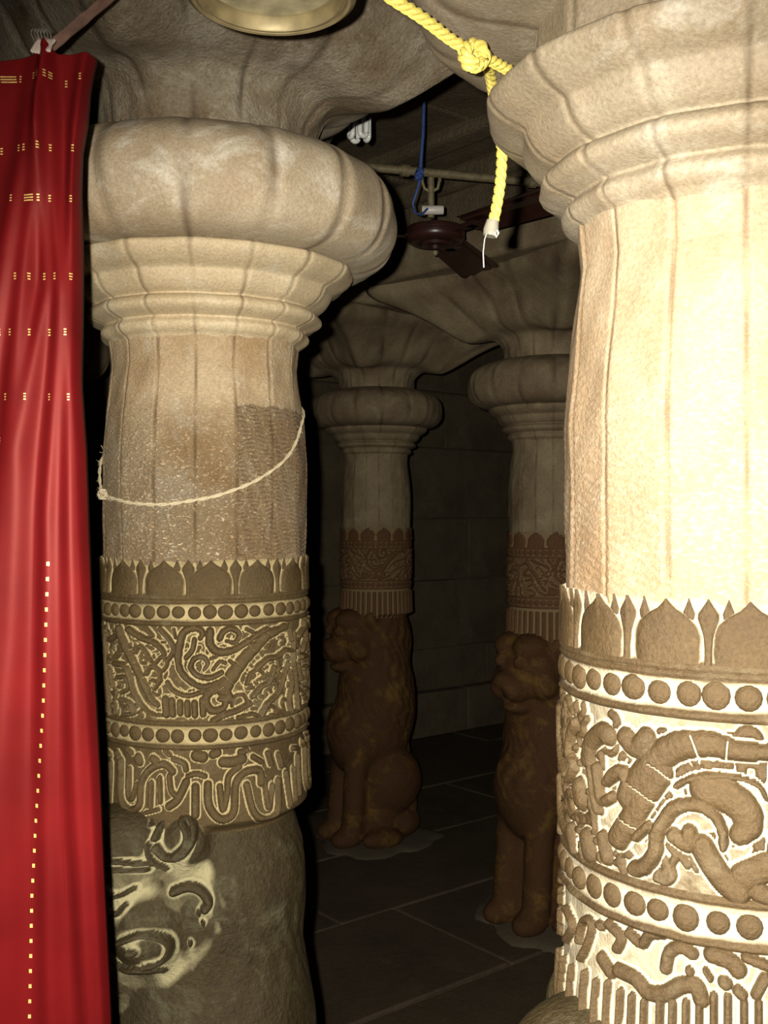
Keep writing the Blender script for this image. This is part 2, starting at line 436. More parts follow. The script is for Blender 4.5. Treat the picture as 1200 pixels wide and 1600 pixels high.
for u in (1.95, 2.45):
    child_slab('ceiling_rib', ceil, u, u+.11, N0, N1, ZC-.05, ZC+.01, M['ceil'], bevel=.02, jit=.004)
for name, args in (('wall_back', (U0, U1, N1+.03, N1+.3)), ('wall_right', (U1+.03, U1+.3, N0, N1)), ('wall_left', (U0-.3, U0, N0, N1)), ('wall_front', (U0, U1, N0-.3, N0))):
    w = struct(name, *args, -.1, ZC+.2, M['wall'])
    if name in ('wall_back', 'wall_right'):
        z = 0
        for h in (.30, .28, .46, .42, .47, .38, .51):
            t0, t1 = (U0, U1) if name == 'wall_back' else (N0, N1); t = t0-random.uniform(0, .6)
            while t < t1:
                l = random.uniform(.6, 1.25); a, b_ = max(t, t0)+.003, min(t+l, t1)-.003; d = random.uniform(-.008, .012)+(.05 if h == .30 else 0)
                if b_-a > .08:
                    if name == 'wall_back': child_slab('wall_block', w, a, b_, N1-d, N1+.06, z+.003, z+h-.003, M['wall'], bevel=.008, jit=.004)
                    else: child_slab('wall_block', w, U1-d, U1+.06, a, b_, z+.003, z+h-.003, M['wall'], bevel=.008, jit=.004)
                t += l
            z += h
def beam(u0, u1, label, cuts):
    x, y = uv((u0+u1)/2, 0); r = empty('stone_beam', (x, y, 2.47)); r.rotation_euler.z = ROT
    tag(r, label, 'beam', None, 'thing')
    for a, b_ in zip(cuts[:-1], cuts[1:]):
        child_slab('beam_block', r, u0, u1, a+.004, b_-.004, 2.478, ZC-.02, M['ceil'], bevel=.015, jit=.006)
    child_slab('moulding', r, u0-.04, u1+.04, cuts[0], cuts[-1], ZC-.11, ZC-.021, M['ceil'], bevel=.02, jit=.003)
beam(.69, 1.12, 'long stone beam lying across the slabs of the two nearest pillars', [N0+.07, .1, 1.05, 2.3, 3.8, N1-.07])
beam(2.74, 3.20, 'dark sooty stone beam lying across the slabs of the two distant pillars', [N0+.07, -.2, 1.6, 3.2, N1-.07])

# ---------------------------------------------------------------- pillars: carved surfaces on an upright axis
def thetas(front, n):
    """angles round the axis, closer together on the side named by front"""
    t = np.linspace(-1, 1, n, endpoint=False); k = .62
    return front+PI*(t*(1-k)+k*t**3) if n > 240 else front+PI*t
def facet(th, ph, depth_k=.75, groove=.0018, gw=.0035, R=.16, nf=16):
    a = 2*PI/nf; d = (th-ph+a/2) % a-a/2          # distance from the seam
    e = a/2-np.abs(d)                              # from the facet's middle
    flat = math.cos(a/2)/np.cos(e)                 # polygon whose corners are the seams
    r = 1+(flat-1)*depth_k*(-1.0)*(-1)
    return r, -groove*np.exp(-(d*R/gw)**2)
def wobble(th, z, amp=.0015, seed=0):
    return amp*(np.sin(3*th+7*z+seed)+.7*np.sin(5*th-17*z+2*seed)+.5*np.sin(11*th+41*z+seed)+.35*np.sin(19*th-67*z+seed*3))
def band(name, parent, mat, th, z, r, attrs=None, cap=False):
    """th (nc,), z (nr,), r (nr,nc) -> one closed mesh round the axis"""
    T, Z = np.meshgrid(th, z)
    V = np.stack([r*np.cos(T), r*np.sin(T), Z if np.ndim(z) == 1 else Z], -1).reshape(-1, 3)
    nr, nc = r.shape; F = grid_faces(nr, nc, True)
    at = {k_: v.reshape(-1) for k_, v in (attrs or {}).items()}
    return mobj(name, V, F, mat, parent, True, at)
def profile_band(name, parent, mat, th, prof, ph, n, groove=.002, fk=.8, amp=.0012, seed=0, plan=None, nf=16, gw=.0035, seamk=1.0):
    P = spline(prof, n)                             # columns: r, z
    T = th[None, :]; R = P[:, 0][:, None]; Z = P[:, 1][:, None]+0*T
    f, g = facet(T, ph, fk, groove, gw, .16, nf)
    r = R*f+g*(R/.16)+wobble(T, Z, amp, seed)
    if plan is not None: r, Z = plan(T, R, Z, r)
    dd = (T-ph+PI/nf) % (2*PI/nf)-PI/nf; seam = np.exp(-(dd*.16/gw*1.6)**2)*(.45+.35*np.sin(Z*41+T*9))+0*Z

    V = np.stack([r*np.cos(T), r*np.sin(T), Z], -1).reshape(-1, 3)
    return mobj(name, V, grid_faces(len(P), len(th), True), mat, parent, True, {'seam': np.clip(seam*seamk, 0, 1).reshape(-1)})
def paint(trel, z, strokes, R=.165, prof='round', reps=1, period=0, extra=0, taper=False):
    """trel (nc,) degrees from the front, z (nr,) mm: raised strokes as a height 0..1"""
    H = np.zeros((len(z), len(trel)))
    k = R*1000*PI/180
    for st in strokes:
        P = spline(np.array(st[1:], float).reshape(-1, 2), 5); n_ = len(P)-1; w0 = st[0]
        P[:, 0] *= k
        for j in range(reps):
            off = j*period*k
            for i_, (a, b) in enumerate(zip(P[:-1], P[1:])):
                q_ = (i_+.5)/n_; w = w0*((1.12-.55*q_**2+.10*math.sin(i_*1.9)) if taper and len(st) > 9 else 1)+extra
                a = a+[off, 0]; b = b+[off, 0]
                # wrap the column coordinate round to this segment
                X = ((trel*k-a[0]+180*k) % (360*k))-180*k
                ci = np.where((X > min(0, b[0]-a[0])-w) & (X < max(0, b[0]-a[0])+w))[0]
                ri = np.where((z > min(a[1], b[1])-w) & (z < max(a[1], b[1])+w))[0]
                if not len(ci) or not len(ri): continue
                x = X[ci][None, :]; y = (z[ri]-a[1])[:, None]; d = b-a; L2 = max(d@d, 1e-6)
                t = np.clip((x*d[0]+y*d[1])/L2, 0, 1)
                q = np.hypot(x-t*d[0], y-t*d[1])/w
                h = np.clip(1-q**2.6, 0, 1)**.6 if prof == 'round' else np.clip(1-q, 0, 1)
                sub = H[np.ix_(ri, ci)]; H[np.ix_(ri, ci)] = np.maximum(sub, h)
    return H
# profile of the lower shaft (z below the eye, radius)
def R_low(z):
    return np.interp(z, [-.47,-.40,-.345,-.30,-.165,-.12,-.07,-.0,.08,.15,.225,.27], [.166,.162,.161,.160,.161,.160,.1595,.160,.161,.155,.146,.150])
PET_Z0, PET_Z1 = -.121, -.070

# lion: smooth union of rounded volumes, cut by level rays out of the axis, so that lion and pillar stay one surface
LION = [('e', (.14,.05,-.485), (.07,.065,.052)), ('e', (.14,-.05,-.485), (.07,.065,.052)), ('e', (0,0,-.60), (.162,.162,.24)), ('e', (0,0,-.86), (.178,.182,.34)), ('e', (.085,0,-1.0), (.15,.150,.20)),
        ('e', (-.05,.075,-1.22), (.135,.10,.15)), ('e', (-.05,-.075,-1.22), (.145,.10,.16)),
        ('e', (.12,0,-0.555), (.095,.125,.125)), ('e', (.175,.052,-0.485), (.045,.045,.035)), ('e', (.175,-.052,-0.485), (.045,.045,.035)),
        ('e', (.085,.118,-0.480), (.032,.035,.042)), ('e', (.085,-.118,-0.480), (.032,.035,.042)),
        ('e', (.195,.032,-0.625), (.068,.045,.052)), ('e', (.195,-.032,-0.625), (.068,.045,.052)), ('e', (.245,0,-0.595), (.03,.035,.026)),
        ('e', (.165,0,-0.698), (.062,.058,.026)), ('e', (.135,.095,-0.610), (.05,.05,.055)), ('e', (.135,-.095,-0.610), (.05,.05,.055)),
        ('c', (.13,.075,-1.05), (.155,.075,-1.42), .052), ('c', (.13,-.075,-1.05), (.155,-.075,-1.42), .052),
        ('e', (.185,.075,-1.455), (.075,.05,.045)), ('e', (.185,-.075,-1.455), (.075,.05,.045)),
        ('e', (.04,.15,-1.455), (.10,.048,.045)), ('e', (.04,-.15,-1.455), (.10,.048,.045)),
        ('e', (-.1,.0,-1.42), (.11,.14,.08)), ('c', (-.155,.06,-1.35), (-.16,-.05,-1.02), .026), ('c', (0,0,-1.5), (0,0,-.3), .125)]
EYES = [((.212,.048,-.536), .021), ((.212,-.048,-.536), .021)]
def lion_sdf(P):
    out = None; kk = .022
    for q in LION:
        if q[0] == 'e':
            p = (P-np.array(q[1]))/np.array(q[2]); k0 = np.sqrt((p**2).sum(-1))+1e-9
            k1 = np.sqrt(((p/np.array(q[2]))**2).sum(-1))+1e-9; d = k0*(k0-1)/k1
        else:
            a, b = np.array(q[1]), np.array(q[2]); ab = b-a
            t = np.clip(((P-a)@ab)/(ab@ab), 0, 1); d = np.sqrt(((P-a-t[..., None]*ab)**2).sum(-1))-q[3]
        if out is None: out = d
        else:
            h = np.clip(.5+.5*(out-d)/kk, 0, 1); out = out*(1-h)+d*h-kk*h*(1-h)
    for c, r in EYES:
        d = np.sqrt(((P-np.array(c))**2).sum(-1))-r; out = np.minimum(out, d)
    return out
def lion_radius(thl, z):
    """thl: angle from the lion's facing direction; z below the eye"""
    T, Z = np.meshgrid(thl, z); C, Sn = np.cos(T), np.sin(T)
    r = np.full(T.shape, .33); act = np.ones(T.shape, bool)
    for it in range(34):
        P = np.stack([r[act]*C[act], r[act]*Sn[act], Z[act]], -1)
        d = lion_sdf(P); r[act] -= np.clip(d, -.01, 1)*.85
        idx = np.where(act); still = d > .0006; act[idx[0][~still], idx[1][~still]] = False
        if not act.any(): break
    return np.maximum(r, .10)
def halo(H, trel, z, strokes, reps, period, fillers, taper=False, ground=.42, cuts=None):
    """dust lies only in the narrow grooves beside the raised work; fillers crowd what is left"""
    W_ = paint(trel, z*1000, strokes, reps=reps, period=period, extra=2.2, taper=taper)
    if fillers:
        G = paint(trel, z*1000, fillers); GW = paint(trel, z*1000, fillers, extra=1.6)
        free = np.clip(1-W_*4, 0, 1); G = G*free*.62; W_ = np.maximum(W_, GW*free); H = np.maximum(H, G)
    rel = np.where(H > .05, np.clip(H*1.7, 0, 1), np.where(W_ > .05, .0, ground))
    if cuts:                                               # rings cut across the stalk
        C_ = paint(trel, z*1000, cuts, reps=reps, period=period); rel = rel-C_*.95*(H > .05); H = H*(1-.45*C_)
    return rel, H
def pillar(loc, front, ph, hi, name, label, group, slab_ang, lion_dir, strokes, reps, period, npet, nbead, mats, dz=0.0, light_lion=None):
    root = empty(name, (loc[0], loc[1], 0)); tag(root, label, 'pillar', group, 'thing')
    th = thetas(front, 620 if hi else 200); trel = np.degrees(th-front)
    e = EYE
    mc, ml, mu, ms, mk, mlion = mats
    def zz(a, b, step): return np.linspace(a, b, max(3, int((b-a)/step)))
    st = .0016 if hi else .004
    # --- chiselled shaft
    z = zz(-.078, .275, .0018 if hi else .012); T, Z = np.meshgrid(th, z)
    f, g = facet(T, ph, .9, .0022, .003)
    ch = np.clip((.20-Z)/.2, .12, 1)
    fi = np.floor(((T-ph) % (2*PI))/(PI/8)).astype(int)
    r = R_low(Z)*f*1.006+g+wobble(T, Z, .0011, 1)+.0005*((fi*7) % 5-2)
    if hi:      # rougher field on two neighbouring facets, as if never smoothed
        d0 = np.abs(((trel[None, :]+0*Z)-51) % 360); d0 = np.minimum(d0, 360-d0)
        patch = (d0 < 33.5) & (Z < .158+.0015*np.sin(T*25)) & (Z > -.065) if name == 'lion_pillar' and strokes is not None and strokes[4] else (d0 < 0)
        ch = np.where(patch, .9, ch); r = r-np.where(patch, .0012, 0)
        r = r+np.where(patch, .0014*np.sin(Z*980+1.6*np.sin(T*13+Z*44)+1.3*np.sin(T*23-Z*71+2)+1.2*fi), .0003*np.sin(Z*700+T*40)*ch)
    rip = np.sin(Z*980+1.6*np.sin(T*13+Z*44)+1.3*np.sin(T*23-Z*71+2)+1.2*fi) if hi else 0*Z
    band('shaft', root, ms, th, z+e, r, {'chisel': ch, 'seam': (np.where(patch, .9*np.clip(-rip, 0, 1)*(.6+.4*np.sin(T*40+Z*90)), 0) if hi else 0)+np.exp(-(((T-ph+PI/16) % (PI/8)-PI/16)*.16/.0022)**2)*(.55+.3*np.sin(Z*60+T*7))})
    # --- petal band
    z = zz(-.128, -.066, st*1.5); T, Z = np.meshgrid(th, z)
    r = R_low(Z)-.0005+.006*np.exp(-((Z+.124)/.004)**2)-.006*np.clip((Z+.0725)/.006, 0, 1)
    rel = .12+.5*np.exp(-((Z+.124)/.004)**2)
    if not hi:
        ncel = 14; c = ((T-front)*ncel/(2*PI)) % 1-.5; t = (Z+.121)/.05
        wd = np.interp(t, [0,.4,.7,.85,1], [.40,.44,.30,.10,.0]); pet = (np.abs(c) < wd).astype(float); r = r+.006*pet; rel = pet
    band('petal_band', root, mk, th, z+e, r, {'relief': rel})
    if hi:
        pw = 2*PI/npet
        SHP = {'petal': [.43,.455,.46,.42,.30,.11,.004], 'petal_bud': [.05,.05,.06,.11,.15,.08,.003], 'petal_tip': [.01,.01,.01,.03,.09,.05,.002]}
        def petal_mesh(k_, zt, hgt, nm):
            tt = np.linspace(0, 1, 14); uu = np.linspace(-1, 1, 11)
            wd = np.interp(tt, [0,.2,.42,.6,.74,.86,1], SHP[nm])*k_
            Tt, Uu = np.meshgrid(tt, uu, indexing='ij'); zz_ = PET_Z0+(zt-PET_Z0)*Tt
            hh = hgt*np.sqrt(np.clip(1-Uu**4, 0, 1))*(1-.3*Tt)+.0015*np.exp(-(Uu/.12)**2)*Tt
            a = Uu*wd[:, None]*pw; rr = R_low(zz_)-.002+hh+.002
            V = np.stack([rr*np.cos(a), rr*np.sin(a), zz_+e], -1).reshape(-1, 3)
            return mesh_from(nm, V, grid_faces(14, 11, False), mk, True, {'relief': (hh/hgt*.9).reshape(-1)})
        pm = petal_mesh(1.0, PET_Z1, .0065, 'petal'); bm_ = petal_mesh(1, PET_Z1+.001, .0058, 'petal_bud'); sm_ = petal_mesh(1, PET_Z1+.001, .003, 'petal_tip')
        for k in range(npet):
            j = random.uniform(-.02, .02)
            for me, off, nm in ((pm, 0, 'petal'), (bm_, .5, 'petal_bud'), (sm_, .27, 'petal_tip'), (sm_, .73, 'petal_tip')):
                o = link(bpy.data.objects.new(nm, me), root); o.rotation_euler.z = front+(k+off+.12)*pw+j
    # --- bead bands
    def bead_band(z0, z1, zc, hb):
        z = zz(z0, z1, st); T, Z = np.meshgrid(th, z)
        r = R_low(Z)+.0005+.0045*np.exp(-((Z-z0-.004)/.0028)**2)+.0045*np.exp(-((Z-z1+.004)/.0028)**2)+.002*np.exp(-((Z-z1+.010)/.0018)**2)+.0009*np.sin(T*23)*np.exp(-((Z-z0-.004)/.004)**2)
        rel = .06+.75*np.clip(np.exp(-((Z-z0-.003)/.0048)**2)+np.exp(-((Z-z1+.003)/.0048)**2), 0, 1)
        if not hi:
            c = ((T*nbead/(2*PI)) % 1-.5)*2*PI*.16/nbead; q = np.hypot(c, Z-zc)/hb; h = np.sqrt(np.clip(1-q*q, 0, 1)); r = r+.005*h; rel = np.maximum(rel, h)
        band('bead_band', root, mk, th, z+e, r, {'relief': rel})
        if hi:
            uu = np.linspace(0, 2*PI, 14, endpoint=False); V = []; rl = []
            for q in (1.0, .93, .78, .55, .28):
                for a in uu: V.append(((.0072*math.sqrt(max(0, 1-q**3))), hb*.96*q*math.cos(a), hb*q*math.sin(a))); rl.append(.25 if q > .96 else .9)
            V.append((.0075, 0, 0)); rl.append(1)
            Fs = [(i*14+k, i*14+(k+1) % 14, (i+1)*14+(k+1) % 14, (i+1)*14+k) for i in range(4) for k in range(14)]+[(56+k, 56+(k+1) % 14, 70) for k in range(14)]
            me = mesh_from('bead', V, Fs, mk, True, {'relief': rl})
            for k in range(nbead):
                o = link(bpy.data.objects.new('bead', me), root); a = front+2*PI*(k+.3)/nbead+random.uniform(-.008, .008)
                rr = float(R_low(zc))-.0003; o.location = (rr*math.cos(a), rr*math.sin(a), zc+e+random.uniform(-.0008, .0008)); o.rotation_euler.z = a
                s_ = random.uniform(.86, 1.06); o.scale = (random.uniform(.75, 1.05), s_, random.uniform(.9, 1.03)*s_)
    bead_band(-.166, -.126, -.1455, .0116)
    bead_band(-.345, -.303, -.324, .0116)
    # --- scroll band and tassel band
    sc, ta = strokes[0], strokes[1]
    fr = random.Random(3); fillers = []; K_ = 1 if strokes[4] else 1.5
    if hi:
        for k in range(420):
            a_, z_, q, w_ = fr.uniform(-180, 180), fr.uniform(-298, -172), fr.uniform(0, 6.3), fr.uniform(2.0, 3.4)*(1 if strokes[4] else 1.5); s_ = fr.choice((-1, 1))
            fillers.append((w_, *[v for j in range(5) for v in (a_+K_*(2.4-.25*j)*math.cos(q+s_*j*.95), z_+K_*(6.5-.7*j)*math.sin(q+s_*j*.95))]))
    z = zz(-.305, -.164, st if hi else .0025); T, Z = np.meshgrid(th, z); H = paint(trel, z*1000, sc, reps=reps, period=period, taper=True)
    fine = .0
    rel, H2 = halo(H, trel, z, sc, reps, period, fillers, True, .42 if strokes[4] else .27, CUTS_A if strokes[4] else CUTS_B)
    r = R_low(Z)-.002+.0095*H2+fine; band('scroll_band', root, mk, th, z+e, r, {'relief': rel})
    z = zz(-.474, -.343, st if hi else .0035); T, Z = np.meshgrid(th, z); H = paint(trel, z*1000, ta, reps=reps, period=period)
    if hi: rel, H = halo(H, trel, z, ta, reps, period, [], ground=.52 if strokes[4] else .2)
    else: H = np.clip(.5+.8*np.sin(T*42), 0, 1)*(Z < -.355); rel = H
    rl = lion_radius(th-lion_dir, z); s_ = np.clip((-.452-Z)/.022, 0, 1); s_ = s_*s_*(3-2*s_)
    r = (R_low(Z)-.002+.008*H)*(1-s_)+s_*(np.where(rl > .1665, rl-.006, rl+.0015)+.004*H*(1-s_)); r = np.where((rl > .170) & (Z < -.44), np.minimum(r, rl-.003), r); band('tassel_band', root, mk, th, z+e, r, {'relief': rel})
    # --- the seated lion that carries the shaft
    z = np.concatenate([zz(-1.5, -.93, .007 if hi else .009), zz(-.928, -.418, .0021 if hi else .008)])
    thl = th-lion_dir; r = lion_radius(thl, z); T, Z = np.meshgrid(th, z)
    hair = np.sin(26*(T-lion_dir)+34*Z+3.2*np.sin(9*Z*4+3*T)); mane = np.clip((Z+1.08)/.1, 0, 1)*np.clip((-.47-Z)/.06, 0, 1)
    face = np.clip((np.cos(T-lion_dir)-.30)/.3, 0, 1)*np.clip((Z+.82)/.05, 0, 1)
    r = r+(.0022 if not hi else .0007)*hair*mane*(1-face)+wobble(T, Z, .0012, 3)
    # hollows keep dust, swellings are rubbed dark: height against its own neighbourhood
    def blur(a, ky, kx):
        q = np.concatenate([a[:, -kx:], a, a[:, :kx]], 1); c_ = np.cumsum(np.pad(q, ((0, 0), (1, 0))), 1); q = (c_[:, 2*kx+1:]-c_[:, :-2*kx-1])/(2*kx+1)
        q = np.pad(q, ((ky, ky), (0, 0)), mode='edge'); c_ = np.cumsum(np.pad(q, ((1, 0), (0, 0))), 0); return (c_[2*ky+1:]-c_[:-2*ky-1])/(2*ky+1)
    rz = r.copy()
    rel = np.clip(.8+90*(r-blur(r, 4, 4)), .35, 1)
    if hi and strokes[2]:
        H = paint(trel, z*1000, strokes[2], R=.178); W_ = paint(trel, z*1000, strokes[2], R=.178, extra=5)
        r = r+.017*H; D_ = paint(trel, z*1000, [(s[0]*2.1, *s[1:]) for s in strokes[3]], R=.178, prof='lin')
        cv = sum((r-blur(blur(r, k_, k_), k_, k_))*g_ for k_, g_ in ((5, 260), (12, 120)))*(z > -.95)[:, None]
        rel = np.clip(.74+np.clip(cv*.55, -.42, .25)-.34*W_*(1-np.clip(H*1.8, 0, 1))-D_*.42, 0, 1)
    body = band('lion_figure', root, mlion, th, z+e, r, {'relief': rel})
    # --- capital
    dzc = dz
    lip = [(.146,.255), (.152,.262), (.162,.268), (.166,.277), (.160,.286), (.166,.289), (.182,.296), (.187,.304), (.182,.312), (.176,.316), (.188,.322), (.198,.332), (.203,.342), (.206,.348), (.222,.356), (.234,.366), (.238,.376), (.232,.382), (.204,.386), (.196,.392), (.192,.42+dzc)]
    lip = [(a, b+e) for a, b in lip]
    profile_band('lip_moulding', root, ml, th, lip, ph, 3 if hi else 2, .0022, .95, .0014, 2)
    cu = [(.180,.376), (.21,.382), (.255,.386), (.285,.398), (.304,.422), (.312,.455), (.309,.488), (.296,.512), (.272,.530), (.245,.541), (.215,.551), (.190,.556), (.172,.553)]
    cu = [(a, b+e+dzc) for a, b in cu]
    profile_band('cushion', root, mc, th, cu, ph, 4 if hi else 2, .0035, .95, .0022, 4, gw=.006)
    sa = slab_ang
    def plan(T, R, Z, r):
        t = np.clip((Z-e-.60-dzc)/.20, 0, 1)
        a = (T-sa+PI/4) % (PI/2)-PI/4                     # from the middle of a side
        sq = (1/np.cos(a))**1.75; cn = np.exp(-((np.abs(a)-PI/4)/.28)**2)
        mid = np.clip((R-.185)/.06, 0, 1)*np.clip((.46-R)/.2, 0, 1)
        r2 = r*((1-t)+t*sq)+.004*np.cos(16*(T-ph))*t+.010*np.abs(np.sin(8*(T-ph)))*mid
        return r2, Z-.035*cn*mid
    fl_ = [(.165,.535), (.172,.56), (.176,.59), (.182,.618), (.190,.635), (.205,.645), (.236,.655), (.262,.672), (.283,.70), (.298,.73), (.318,.758), (.345,.785), (.375,.81), (.385,.83), (.385,.85)]
    fl_ = [(a, b+e+dzc) for a, b in fl_]
    profile_band('lotus_flare', root, mu, th, fl_, ph, 5 if hi else 3, .003, .8, .003, 5, plan=plan, gw=.006)
    ab = MB().box((0,0,0), (.99,.99,.125), jit=.008).build('abacus_slab', mu, root, bevel=.02, seg=3)
    ab.location = (0, 0, e+.905+dzc*.4); ab.rotation_euler.z = sa
    # mortar collar on the paving
    mc_ = MB().lathe([(.285,-.006), (.27,.004), (.24,.011), (.20,.016), (.1,.016)], n=48)
    mc_.V = [(x*(1+.10*math.sin(3*a+1)+.06*math.sin(7*a)+.03*math.sin(13*a)), y*(1+.10*math.sin(3*a+1)+.06*math.sin(7*a)+.03*math.sin(13*a)), z_) for x, y, z_ in mc_.V for a in (math.atan2(y, x),)]
    mc_.build('mortar_collar', M['mortar'], root, smooth=True)
    return root
rnear = (M['rcap'], M['rcap'], M['rcap'], M['rshaft'], M['rcarved'], M['lion'])
near = (M['capital'], M['lip'], M['upper'], M['shaft'], M['carved'], M['lion'])
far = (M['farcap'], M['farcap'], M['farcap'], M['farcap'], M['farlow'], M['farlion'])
LD = math.radians(214); SA = math.radians(33)
fL = math.atan2(-1.69, .286); fR = math.atan2(-.98, -.33)
pl = pillar((-.286,1.69), fL, fL+math.radians(-5.4+0), True, 'lion_pillar', 'pale stone lion pillar beside the red curtain, white string tied round its shaft', None, SA, LD, (SCROLL_A, TASSEL_A, LION_A, DUST_A, 1), 3, 120, 14, 44, near)
pr = pillar((.33,.98), fR, fR+math.radians(2), True, 'lion_pillar', 'nearest carved pillar at the right edge, brightly lit, yellow rope at its neck', None, SA, LD, ([(s[0]*1.22, *s[1:]) for s in SCROLL_B], [(s[0]*1.1, *s[1:]) for s in TASSEL_B], None, None, 0), 4, 90, 15, 43, rnear, dz=.06)
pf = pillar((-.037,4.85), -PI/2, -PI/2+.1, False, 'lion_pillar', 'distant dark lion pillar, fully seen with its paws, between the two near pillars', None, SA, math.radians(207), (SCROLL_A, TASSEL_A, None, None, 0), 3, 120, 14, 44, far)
def copy_pillar(src, loc, rz, label):
    r = src.copy(); link(r); r.location = (*loc, 0); r.rotation_euler.z = rz; r['label'] = label
    for ch in list(src.children):
        c = ch.copy(); link(c); c.parent = r
    return r
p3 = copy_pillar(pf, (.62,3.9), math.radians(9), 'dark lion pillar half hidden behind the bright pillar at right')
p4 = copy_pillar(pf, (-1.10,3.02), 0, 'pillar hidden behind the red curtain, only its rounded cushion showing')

# ---------------------------------------------------------------- string, red dab on the curtain-side pillar
M['string'] = plain('cotton_string', (.42,.35,.22), .9, bump=.5, sc=400)
so = empty('cotton_string', (-.286, 1.69, 1.5))
tag(so, 'frayed white cotton string tied round the shaft of the pillar by the curtain', 'string')
zt = np.array([(-180,.20), (-120,.14), (-72,.026), (-60,.022), (-40,.012), (-20,.010), (5,.022), (25,.043), (45,.075), (58,.105), (72,.145), (90,.165), (140,.21), (180,.20)], float)
T_ = np.radians(np.linspace(-180, 180, 180)); zs = np.interp(np.degrees(T_), zt[:, 0], zt[:, 1]); zs = np.convolve(np.r_[zs[:3], zs, zs[-3:]], np.ones(7)/7, 'valid')
for ply in (0, 1):
    pts = []
    for i, (t, z_) in enumerate(zip(T_, zs)):
        a = i*.9+ply*PI; rr = float(R_low(z_))+.0028+.0012*math.cos(a)
        pts.append((rr*math.cos(fL+t), rr*math.sin(fL+t), z_+.0014*math.sin(a)))
    MB().tube(pts, .0016, 6).build('strand', M['string'], so, smooth=True)
fz = MB()
for i in range(170):
    j = random.randrange(20, 125); t = T_[j]; rr = float(R_low(zs[j]))+.003
    p = Vector((rr*math.cos(fL+t), rr*math.sin(fL+t), zs[j])); q = p+Vector((random.gauss(0,.003), random.gauss(0,.003), random.gauss(0,.004)))+Vector((math.cos(fL+t), math.sin(fL+t), 0))*.002
    q2 = q+Vector((random.gauss(0,.003), random.gauss(0,.002), random.gauss(0,.003))); fz.tube([p, q, q2], .00022, 3)
tag(fz.build('loose_fibres', M['string'], so), kind='stuff')
kn = MB()
t = math.radians(-71)
for k in range(5):
    c = Vector((.1665*math.cos(fL+t+k*.03), .1665*math.sin(fL+t+k*.03), .026+.002*(k % 2)))
    kn.tube([c+Vector((.004*math.cos(a+k), .003*math.sin(a*2), .006*math.sin(a+k))) for a in np.linspace(0, 2*PI, 12)], .0017, 5)
kn.build('knot', M['string'], so, smooth=True)
M['red_powder'] = plain('red_powder', (.45,.01,.01), .95)
dab_t = math.radians(-63.5)
rr = lion_radius(np.array([fL+dab_t-LD]), np.array([-.452]))[0, 0]
db = MB().lathe([(.0075,0), (.006,.001), (.003,.0016), (.0005,.0018)], n=12, M=Matrix.Rotation(PI/2, 3, 'Y')).build('red_powder_dab', M['red_powder'], pl, smooth=True)
rr = max(rr, .166)
db.location = (rr*math.cos(fL+dab_t), rr*math.sin(fL+dab_t), 1.5-.452); db.rotation_euler.z = fL+dab_t

# ---------------------------------------------------------------- red curtain
def silk():
    m, nt, b = newmat('red_satin'); L = nt.links
    tc = N(nt, 'ShaderNodeTexCoord'); n_ = N(nt, 'ShaderNodeTexNoise', Scale=9, Detail=4); L.new(tc.outputs['Object'], n_.inputs['Vector'])
    L.new(ramp(nt, n_.outputs[0], [(.3, (.085,.0035,.004)), (.7, (.125,.005,.006))]), b.inputs['Base Color'])
    b.inputs['Roughness'].default_value = .5; b.inputs['Specular IOR Level'].default_value = .3
    b.inputs['Specular Tint'].default_value = (1,.35,.3,1); b.inputs['Anisotropic'].default_value = .4
    wv = N(nt, 'ShaderNodeTexNoise', Scale=900, Detail=1); L.new(tc.outputs['Object'], wv.inputs['Vector'])
    bp = N(nt, 'ShaderNodeBump', Strength=.12, Distance=.0006); L.new(wv.outputs[0], bp.inputs['Height']); L.new(bp.outputs[0], b.inputs['Normal'])
    return m
M['silk'] = silk(); M['gold'] = plain('gold_thread', (.75,.52,.16), .4, .3, noise=.3, sc=500)
CY = 1.15; K = CY/1650                                     # the cloth hangs 1.15 m in; K metres per drafting unit
# fold crests: (depth, half width top, half width bottom, [(drop, across) ...]) drafted on the hanging cloth, across measured from x=-.418
FOLDS = [(.016, 16, 30, [(90,60), (250,42), (420,12), (700,-40), (1000,-70), (1700,-110)]),
         (.014, 9, 26, [(90,72), (150,68), (300,60), (500,38), (750,10), (1000,-10), (1700,-30)]),
         (.013, 7, 24, [(90,76), (160,70), (300,74), (450,78), (700,38), (900,28), (1200,18), (1700,8)]),
         (.012, 7, 18, [(90,80), (200,86), (280,88), (450,98), (600,90), (800,78), (1000,76), (1300,76), (1700,88)]),
         (.013, 11, 18, [(90,134), (200,122), (330,116), (500,112), (700,113), (1000,118), (1300,126), (1700,150)]),
         (.010, 30, 40, [(90,-60), (600,-120), (1700,-190)]), (.014, 28, 40, [(90,-150), (600,-200), (1700,-260)]), (.012, 30, 36, [(90,-240), (600,-280), (1700,-330)])]
EDGE = np.array([(86,147), (110,142), (140,138), (190,134), (240,127), (300,125), (400,126), (600,124), (700,130), (830,134), (1000,141), (1200,151), (1400,160), (1600,170), (2100,185)], float)
def cdepth(x, y):
    d = np.zeros(np.broadcast(x, y).shape)
    for a, w0, w1, P in FOLDS:
        P = np.array(P, float); c = np.interp(y, P[:, 0], P[:, 1]); w = np.interp(y, [90, 1200], [w0*1.1, w1*1.15])
        d = d-a*np.exp(-((x-c)/w)**2)*np.interp(y, [80, 200], [.45, 1])
    d = d+.0005*np.sin(x/9+y/70)+.0016*np.sin(x/23-y/160)
    e_ = np.interp(y, EDGE[:, 0], EDGE[:, 1]); d = d+.02*np.clip((x-e_+9)/9, 0, 1)**2
    return d
